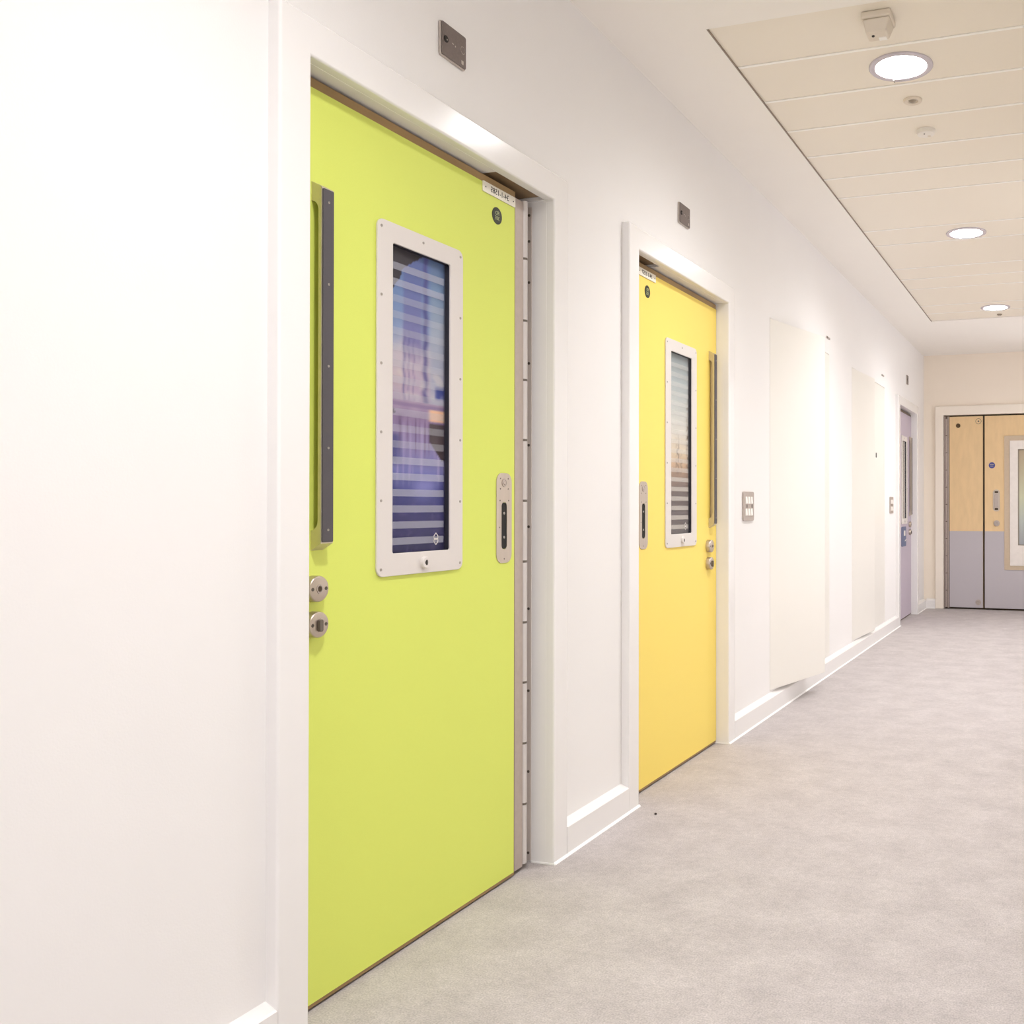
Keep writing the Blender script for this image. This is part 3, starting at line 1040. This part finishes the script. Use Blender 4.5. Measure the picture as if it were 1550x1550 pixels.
# fittings
pg = MB().lathe([(.0235, 0), (.0235, -.004), (.012, -.004), (.011, -.002)], (-1.182, LY, 1.972), 'y', 24).build('round_plug', M['brownplug'], leafL)
MB().ring([(-.968 + .031 * math.cos(2 * PI * k / 24), 2.014 + .031 * math.sin(2 * PI * k / 24)) for k in range(24)],
          [(-.968 + .027 * math.cos(2 * PI * k / 24), 2.014 + .027 * math.sin(2 * PI * k / 24)) for k in range(24)],
          LY - .003, LY, 'y').build('bolt_ring', M['screw'], leafL)
MB().lathe([(.009, 0), (.009, -.003)], (-.968, LY, 2.014), 'y', 16).build('bolt_head', M['screw'], leafL)
MB().lathe([(.030, -.002), (.030, -.006), (.013, -.008), (.010, -.004)], (-.972, LY, .078), 'y', 24).build('floor_bolt', M['steeld'], leafL, smooth=True)
bd = MB().lathe([(.033, 0), (.033, -.002)], (-.828, LY, 1.541), 'y', 28).build('blue_fire_sign', M['blue'], leafR)
MB().box(-.848, -.808, LY - .003, LY - .002, 1.545, 1.553).build('sign_text', M['screwl'], bd)
MB().box(-.843, -.813, LY - .003, LY - .002, 1.529, 1.536).build('sign_text', M['screwl'], bd)
hp = MB().prism(rrect(-.818, -.745, 1.050, 1.282, .034, 6), LY, LY - .006, 'y').build('handle_plate', M['steel'], leafR, bevel=.001)
MB().prism(rrect(-.803, -.760, 1.090, 1.240, .016, 5), LY - .006, LY - .022, 'y').build('handle_grip', M['steeld'], hp, bevel=.004)
MB().prism(rrect(-.801, -.762, 1.246, 1.266, .009, 4), LY - .006, LY - .008, 'y').build('upper_recess', M['dark'], hp)
MB().prism(rrect(-.801, -.762, 1.065, 1.086, .009, 4), LY - .006, LY - .008, 'y').build('lower_recess', M['dark'], hp)
MB().lathe([(.032, 0), (.032, -.010), (.026, -.012), (.010, -.012), (.008, -.008)], (-.779, LY, .924), 'y', 28).build('lock_rose', M['steeld'], leafR, smooth=True)
# vision window
h0, h1, z0, z1 = HO
vb = MB().ring(rrect(h0, h1, z0, z1, .012, 3), rrect(h0 + .058, h1 - .058, z0 + .050, z1 - .055, .006, 3), LY - .007, LY + .03, 'y').build(
    'glazing_bead', M['bead2'], leafR)
vl = MB()
vl.ring(rect4(h0 + .058, h1 - .058, z0 + .045, z1 - .052), rect4(h0 + .140, h1 - .140, z0 + .262, z1 - .145), LY - .016, LY + .02, 'y')
vl.build('window_lining', M['winframe'], leafR, bevel=.003)


def pane_fn(u, v):
    c = ramp([(0, (168, 170, 174)), (.25, (190, 196, 190)), (.5, (208, 210, 180)), (.8, (196, 186, 158)), (1, (190, 172, 146))], v)
    return lerp(c, (140, 128, 110), sm(.35, 0, 0) if False else (1 - sm(.0, .1, u)) * .5)


def pane_xz(x0, x1, y_, za, zb, parent):
    org = base(parent)
    vs, fs, cs = [], [], []
    nx, nv = 10, 40
    for j in range(nv + 1):
        for i in range(nx + 1):
            vs.append((x0 + (x1 - x0) * i / nx - org.x, y_ - org.y, za + (zb - za) * j / nv - org.z))
            cs += list(srgb(*pane_fn(i / nx, j / nv)))
    for j in range(nv):
        for i in range(nx):
            a = j * (nx + 1) + i
            fs.append((a, a + 1, a + nx + 2, a + nx + 1))
    me = bpy.data.meshes.new('frosted_film')
    me.from_pydata(vs, [], fs)
    ca = me.color_attributes.new('print', 'FLOAT_COLOR', 'POINT')
    ca.data.foreach_set('color', cs)
    me.materials.append(M['print'])
    o = bpy.data.objects.new('frosted_film', me)
    col.objects.link(o)
    o.parent = parent


gx0, gx1, gz0, gz1 = h0 + .140, h1 - .140, z0 + .262, z1 - .145
pane_xz(gx0, gx1, LY + .012, gz0, gz1, leafR)
MB().ring(rect4(gx0, gx1, gz0, gz1), rect4(gx0 + .008, gx1 - .008, gz0 + .008, gz1 - .008), LY - .002, LY + .012, 'y').build(
    'glazing_gasket', M['greydome'], leafR)
MB().box(gx0 + .008, gx1 - .008, LY, LY + .002, gz0 + .008, gz1 - .008).build('glass_pane', M['glass'], leafR)

# ------------------------------------------------------------------ grit on the floor
g = MB()
g.lathe([(.002, 0), (.005, .0015), (.0045, .004), (.0015, .006)], (-1.425, 3.158, 0), 'z', 7)
g = g.build('floor_grit', M['debris'], at=(-1.425, 3.158, 0))
tag(g, 'tiny dark speck of grit lying on the floor before the yellow door', 'debris')
